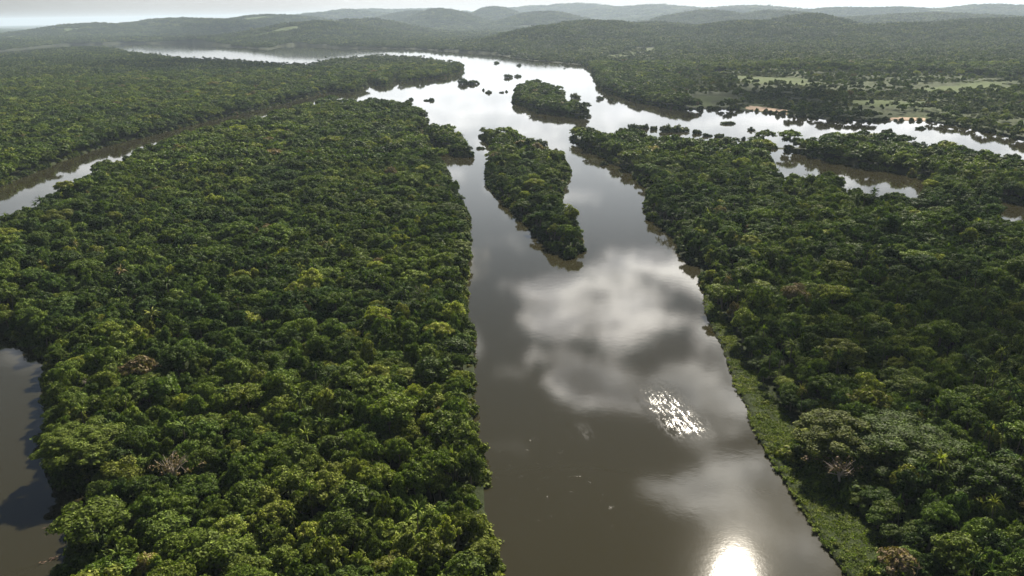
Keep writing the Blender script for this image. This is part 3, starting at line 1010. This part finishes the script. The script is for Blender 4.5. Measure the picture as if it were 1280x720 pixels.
def scatter(name, rows):
    me = bpy.data.meshes.new(name)
    n = len(rows)
    me.vertices.add(n)
    me.vertices.foreach_set('co', rows[:, :3].astype(np.float32).ravel())
    for nm, typ, data in (('proto', 'INT', rows[:, 3].astype(np.int32)), ('tint', 'FLOAT', rows[:, 7].astype(np.float32)), ('lum', 'FLOAT', rows[:, 8].astype(np.float32))):
        a = me.attributes.new(nm, typ, 'POINT')
        a.data.foreach_set('value', data)
    rot = np.zeros((n, 3), np.float32)
    rot[:, 0:2] = rng.normal(0, 0.05, (n, 2))
    rot[:, 2] = rows[:, 4]
    scl = np.column_stack([rows[:, 5] * rng.uniform(0.9, 1.1, n), rows[:, 5], rows[:, 6]]).astype(np.float32)
    for nm, data in (('rot', rot), ('scl', scl)):
        a = me.attributes.new(nm, 'FLOAT_VECTOR', 'POINT')
        a.data.foreach_set('vector', data.ravel())
    me.update()
    o = link(name, me)
    ng = bpy.data.node_groups.new(name + '_growth', 'GeometryNodeTree')
    ng.interface.new_socket('Geometry', in_out='INPUT', socket_type='NodeSocketGeometry')
    ng.interface.new_socket('Geometry', in_out='OUTPUT', socket_type='NodeSocketGeometry')
    gi, go = ng.nodes.new('NodeGroupInput'), ng.nodes.new('NodeGroupOutput')
    join = ng.nodes.new('GeometryNodeJoinGeometry')

    def attr(nm, typ):
        a = ng.nodes.new('GeometryNodeInputNamedAttribute')
        a.data_type = typ
        a.inputs['Name'].default_value = nm
        return a.outputs['Attribute']
    a_p, a_r, a_s = attr('proto', 'INT'), attr('rot', 'FLOAT_VECTOR'), attr('scl', 'FLOAT_VECTOR')
    for i in np.unique(rows[:, 3].astype(int)):
        oi = ng.nodes.new('GeometryNodeObjectInfo')
        oi.inputs['Object'].default_value = PROTO[i][1]
        oi.inputs['As Instance'].default_value = False
        cmp = ng.nodes.new('FunctionNodeCompare')
        cmp.data_type = 'INT'
        cmp.operation = 'EQUAL'
        ins = [s_ for s_ in cmp.inputs if s_.enabled]
        ng.links.new(a_p, ins[0])
        ins[1].default_value = int(i)
        ip = ng.nodes.new('GeometryNodeInstanceOnPoints')
        ng.links.new(gi.outputs[0], ip.inputs['Points'])
        ng.links.new(cmp.outputs[0], ip.inputs['Selection'])
        ng.links.new(oi.outputs['Geometry'], ip.inputs['Instance'])
        ng.links.new(a_r, ip.inputs['Rotation'])
        ng.links.new(a_s, ip.inputs['Scale'])
        ng.links.new(ip.outputs[0], join.inputs[0])
    ng.links.new(join.outputs[0], go.inputs[0])
    md = o.modifiers.new('growth', 'NODES')
    md.node_group = ng
    return o


tag(scatter('forest', ALL), kind='stuff')
tag(scatter('bank_grass', GR), kind='stuff')
print('forest points', len(ALL), 'grass', len(GR), 'near', len(near_rows))

# ------------------------------------------------------------------ trees one can tell apart
KIND_NAME = [k for k in SHAPES for _ in range(2)]
FORM = {'dome': 'round headed', 'cauliflower': 'lumpy crowned', 'umbrella': 'flat spreading', 'column': 'tall narrow', 'loose': 'thin crowned', 'billow': 'full billowing',
        'palm': 'feathery palm', 'bare': 'half bare'}


def tint_word(t):
    for lim, w in ((0.14, 'very dark green'), (0.26, 'dark green'), (0.40, 'mid green'), (0.54, 'leaf green'), (0.69, 'olive green'), (0.83, 'yellow green')):
        if t < lim:
            return w
    return 'brownish'


def make_tree(key, x, y, z, rz, sc, scz, tint, lum, label, group, cat='tree'):
    root = bpy.data.objects.new('palm_tree' if key[0] == 'palm' else 'dead_tree' if key[0] == 'bare' else 'rainforest_tree', None)
    COL.objects.link(root)
    root.location = (x, y, z)
    root.rotation_euler = (0, 0, rz)
    root.scale = (sc, sc, scz)
    tag(root, label, cat, group)
    if sc > 1.75 and key[0] in SHAPES:        # a giant: its own crown with leaves of the same true size
        kw = dict(SHAPES[key[0]])
        kw['n'] = int(kw['n'] * sc * sc * 0.8)
        kw['lobes'] = int(kw['lobes'] * min(3.5, sc))
        kw['lobe_r'] = (kw['lobe_r'][0] * 0.62, kw['lobe_r'][1] * 0.75)
        kw['size'] = kw['size'] / sc * 1.15
        if key[0] == 'umbrella':
            kw['Hc'], kw['z0'] = 8.2, 4.2
        cm = quads_mesh('crown', crown_quads(**kw), [M_LEAF])
        tm = quads_mesh('trunk', trunk_quads(kw['Rx'] * 0.85, kw['Hc'] * 0.8, kw['z0'], 9, 0.3), [M_BARK])
    else:
        cm, tm = CROWN[key], TRUNK[key]
    c = link('crown', cm, root)
    c['tint'], c['lum'] = float(tint), float(lum)
    link('trunk', tm, root)
    return root


TREE_GROUP = 'rainforest trees on the river banks and islands'
for i, lm in enumerate(LM):
    key = (lm['kind'], i % 2 if lm['kind'] in SHAPES else 0)
    make_tree(key, lm['p'][0], lm['p'][1], 0.7, rng.uniform(0, 6.28), lm['sc'], lm['scz'], lm['tint'], lm['lum'], lm['label'], TREE_GROUP)
refs = [lm for lm in LM if lm['ref']]
for row in SINGLE:
    x, y, z, pr_, rz, sc_, scz_, ti, lu = row
    pr_ = int(pr_)
    if pr_ == I_PALM:
        key = ('palm', 0)
    elif pr_ == I_BARE:
        key = ('bare', 0)
    else:
        key = (KIND_NAME[pr_], pr_ % 2)
    best = min((l for l in refs if (l['p'][0] > 40) == (x > 40)), key=lambda l: math.hypot(l['p'][0] - x, l['p'][1] - y))
    dx, dy = x - best['p'][0], y - best['p'][1]
    ax, ay = abs(dx), abs(dy)
    if ax > 2.2 * ay:
        rel = ('right of ' if dx > 0 else 'left of ')
    elif ay > 2.2 * ax:
        rel = ('behind ' if dy > 0 else 'in front of ')
    else:
        rel = ('behind and ' if dy > 0 else 'below and ') + ('right of ' if dx > 0 else 'left of ')
    dist = math.hypot(dx, dy) / max(8.0, best['r'] * 1.6)
    near_w = 'just ' if dist < 1.4 else ('' if dist < 2.6 else 'well ')
    size = 'large ' if sc_ > 1.25 else ('small ' if sc_ < 0.72 else '')
    form = FORM[key[0]]
    kindw = '' if key[0] == 'palm' else ' tree'
    lab = size + tint_word(ti) + ' ' + form + kindw + ' ' + near_w + rel + best['ref']
    if len(lab.split()) > 15:
        lab = lab.replace('well ', '').replace('just ', '')
    make_tree(key, x, y, z, rz, sc_, scz_, ti, lu, lab, TREE_GROUP)

# ------------------------------------------------------------------ bushes standing in the flooded river
BUSHES = [
    ((586, 105), 25, 12, 3, 'long low green bush islet in open water right of the peninsula'),
    ((635, 97), 11, 9, 1, 'round bush in open water, left one of a pair'),
    ((647, 96), 9, 8, 1, 'round bush in open water, right one of a pair'),
    ((621, 79), 7, 5, 1, 'tiny dark bush in the far water close to the opposite shore'),
    ((649, 82), 6, 5, 1, 'tiny dark bush hugging the far dark shore reflection'),
    ((611, 116), 9, 6, 1, 'small green bush in open water left of the dark wooded islet'),
    ((627, 116), 6, 4, 1, 'low bush tuft in open water beside the dark wooded islet'),
    ((633, 115), 4, 4, 1, 'tiny bush tuft closest to the dark wooded islet'),
    ((604, 113), 3, 6, 1, 'thin upright bush sprig in open water'),
    ((514, 125), 6, 7, 1, 'small dark bush near the dark wooded headland'),
    ((536, 126), 13, 6, 2, 'low dark double bush in the water off the headland'),
    ((600, 186), 11, 8, 1, 'round dark bush between the dark islet and the long island'),
    ((676, 182), 20, 13, 2, 'broad dark bush off the head of the long island'),
    ((719, 123), 13, 12, 1, 'pale green bush tree at the right end of the dark wooded islet'),
    ((750, 124), 10, 10, 2, 'cluster of dark bare bushes at the north shore corner'),
    ((764, 125), 8, 7, 2, 'small dark bushes in the water off the north shore corner'),
    ((755, 206), 11, 9, 2, 'straggly bush in the water off the right bank'),
    ((797, 160), 26, 10, 4, 'dense row of flooded bushes off the tip of the right bank'),
    ((817, 162), 10, 9, 2, 'flooded bushes between the two dense rows off the right bank'),
    ((842, 164), 38, 14, 5, 'longest dense row of flooded bushes beside the right bank'),
    ((871, 167), 13, 10, 2, 'rounded flooded bush right of the longest row'),
    ((884, 170), 12, 8, 2, 'low flooded bush nearest to the right bank trees'),
    ((899, 171), 15, 9, 2, 'spreading flooded bush at the right end of the bush chain'),
    ((910, 155), 18, 7, 3, 'isolated row of bushes standing in the middle of the side river'),
    ((939, 163), 9, 8, 1, 'dark bush in the side river near the spit'),
    ((929, 175), 5, 10, 1, 'slim upright bush breaking the spit skyline against the water'),
    ((1110, 165), 12, 8, 2, 'bush standing in the side river beside the sandy bank'),
    ((1150, 161), 14, 6, 2, 'flat bush in the brown water right of the sandy bank'),
]
for (pp, wpx, hpx, k, lab) in BUSHES:
    q = unproj(pp[0], pp[1], 0.0)
    sl_ = math.hypot(math.hypot(*q), H)
    wid, hei = wpx / F_PX * sl_ / 2, 0.55 * hpx / F_PX * sl_
    root = bpy.data.objects.new('flooded_bush', None)
    COL.objects.link(root)
    root.location = (q[0], q[1], 0)
    tag(root, lab, 'bush', 'bushes standing in the flooded river')
    out, st = [], []
    k = k + 2
    rb = wid / (1 + 0.40 * (k - 1))
    for j in range(k):
        off = np.array([(j - (k - 1) / 2) * rb * 0.8, rng.normal(0, rb * 0.5), 0])
        r_ = rb * rng.uniform(0.6, 1.15)
        hh = hei * rng.uniform(0.45, 1.15)
        out.append(crown_quads(Rx=r_, Hc=hh * 1.02, z0=-0.05 * hh, lobes=9, n=620, size=max(0.5, r_ * 0.16), lobe_r=(0.34, 0.5), low=0.55, flat=min(1.2, 0.7 * hh / r_)) + off)
        st.append(tube_quads([off + np.array([0, 0, -2.6]), off + np.array([0.1, 0, hh * 0.3]), off + np.array([0.3, 0.1, hh * 0.7])], 0.3, 0.1, 5))
    c = link('foliage', quads_mesh('foliage', np.concatenate(out), [M_LEAF]), root)
    c['tint'], c['lum'] = float(rng.uniform(0.1, 0.45)), 0.95
    if 'pale' in lab:
        c['tint'] = 0.62
    link('stem', quads_mesh('stem', np.concatenate(st), [M_BARK]), root)

# ------------------------------------------------------------------ driftwood in the side channel
for (pp, L, nb, rz, lab) in (((86, 656), 8.5, 15, 0.5, 'bundle of reddish dead branches sticking out of the side channel'),
                             ((68, 697), 4.2, 7, 0.7, 'small snag of dead branches lower in the side channel')):
    q = unproj(pp[0], pp[1], 0.4)
    out = []
    for k in range(nb):
        a = rz + rng.normal(0, 0.42) + math.pi * (k % 5 == 0)
        e = np.array([math.cos(a), math.sin(a), rng.uniform(0.05, 0.45)]) * L * rng.uniform(0.35, 0.62)
        s = np.array([rng.normal(0, 0.5) - math.cos(rz) * L * 0.3, rng.normal(0, 0.5) - math.sin(rz) * L * 0.3, -0.3])
        mid = (s + e + s) / 2 + rng.normal(0, 0.3, 3) + np.array([0, 0, 0.35])
        out.append(tube_quads([s, mid, s + e], 0.16, 0.04, 5))
        out.append(tube_quads([mid, mid + e * 0.35 + rng.normal(0, 0.5, 3)], 0.08, 0.03, 4))
    o = link('driftwood', quads_mesh('driftwood', np.concatenate(out), [M_DRIFT]))
    o.location = (q[0], q[1], 0.05)
    tag(o, lab, 'driftwood', 'dead branches in the side channel')

# ------------------------------------------------------------------ far farm buildings
M_ROOF = plain_mat('pale_roof', (0.62, 0.60, 0.57), 0.6, 0.12, 0.5)
M_WALL = plain_mat('farm_wall', (0.55, 0.52, 0.46), 0.9, 0.12, 0.5)


def box_quads(x0, x1, y0, y1, z0, z1):
    v = np.array([(x, y, z) for z in (z0, z1) for y in (y0, y1) for x in (x0, x1)])
    return v[np.array([(0, 2, 3, 1), (4, 5, 7, 6), (0, 1, 5, 4), (2, 6, 7, 3), (0, 4, 6, 2), (1, 3, 7, 5)])]


for (pp, w_, d_, h_, rz, lab) in (((160, 106), 16, 12, 12, 0.2, 'lone small white roofed house in the far left forest'),
                                  ((378, 45), 46, 22, 12, 0.3, 'pale farm building left of the far river hill'),
                                  ((398, 43), 60, 24, 12, 0.2, 'longest pale farm building beyond the far river'),
                                  ((412, 41), 40, 20, 12, 0.1, 'pale farm building at the right end of the distant row')):
    q = unproj(pp[0], pp[1], 10.0)
    z0 = float(0.8 + relief(np.array([q[0]]), np.array([q[1]]))[0])
    root = bpy.data.objects.new('farm_building', None)
    COL.objects.link(root)
    root.location = (q[0], q[1], z0)
    root.rotation_euler = (0, 0, rz)
    tag(root, lab, 'building', 'far farm buildings')
    link('wall', quads_mesh('wall', box_quads(-w_ / 2, w_ / 2, -d_ / 2, d_ / 2, -2, h_), [M_WALL]), root)
    a, b_ = w_ / 2 + 0.8, d_ / 2 + 0.8
    rq = np.array([[(-a, -b_, h_ + 0.05), (a, -b_, h_ + 0.05), (a, 0, h_ + 4), (-a, 0, h_ + 4)], [(a, b_, h_ + 0.05), (-a, b_, h_ + 0.05), (-a, 0, h_ + 4), (a, 0, h_ + 4)],
                   [(a, -b_, h_ + 0.05), (a, b_, h_ + 0.05), (a, 0, h_ + 4), (a, 0, h_ + 4.01)], [(-a, b_, h_ + 0.05), (-a, -b_, h_ + 0.05), (-a, 0, h_ + 4), (-a, 0, h_ + 4.01)]])
    link('roof', quads_mesh('roof', rq, [M_ROOF]), root)
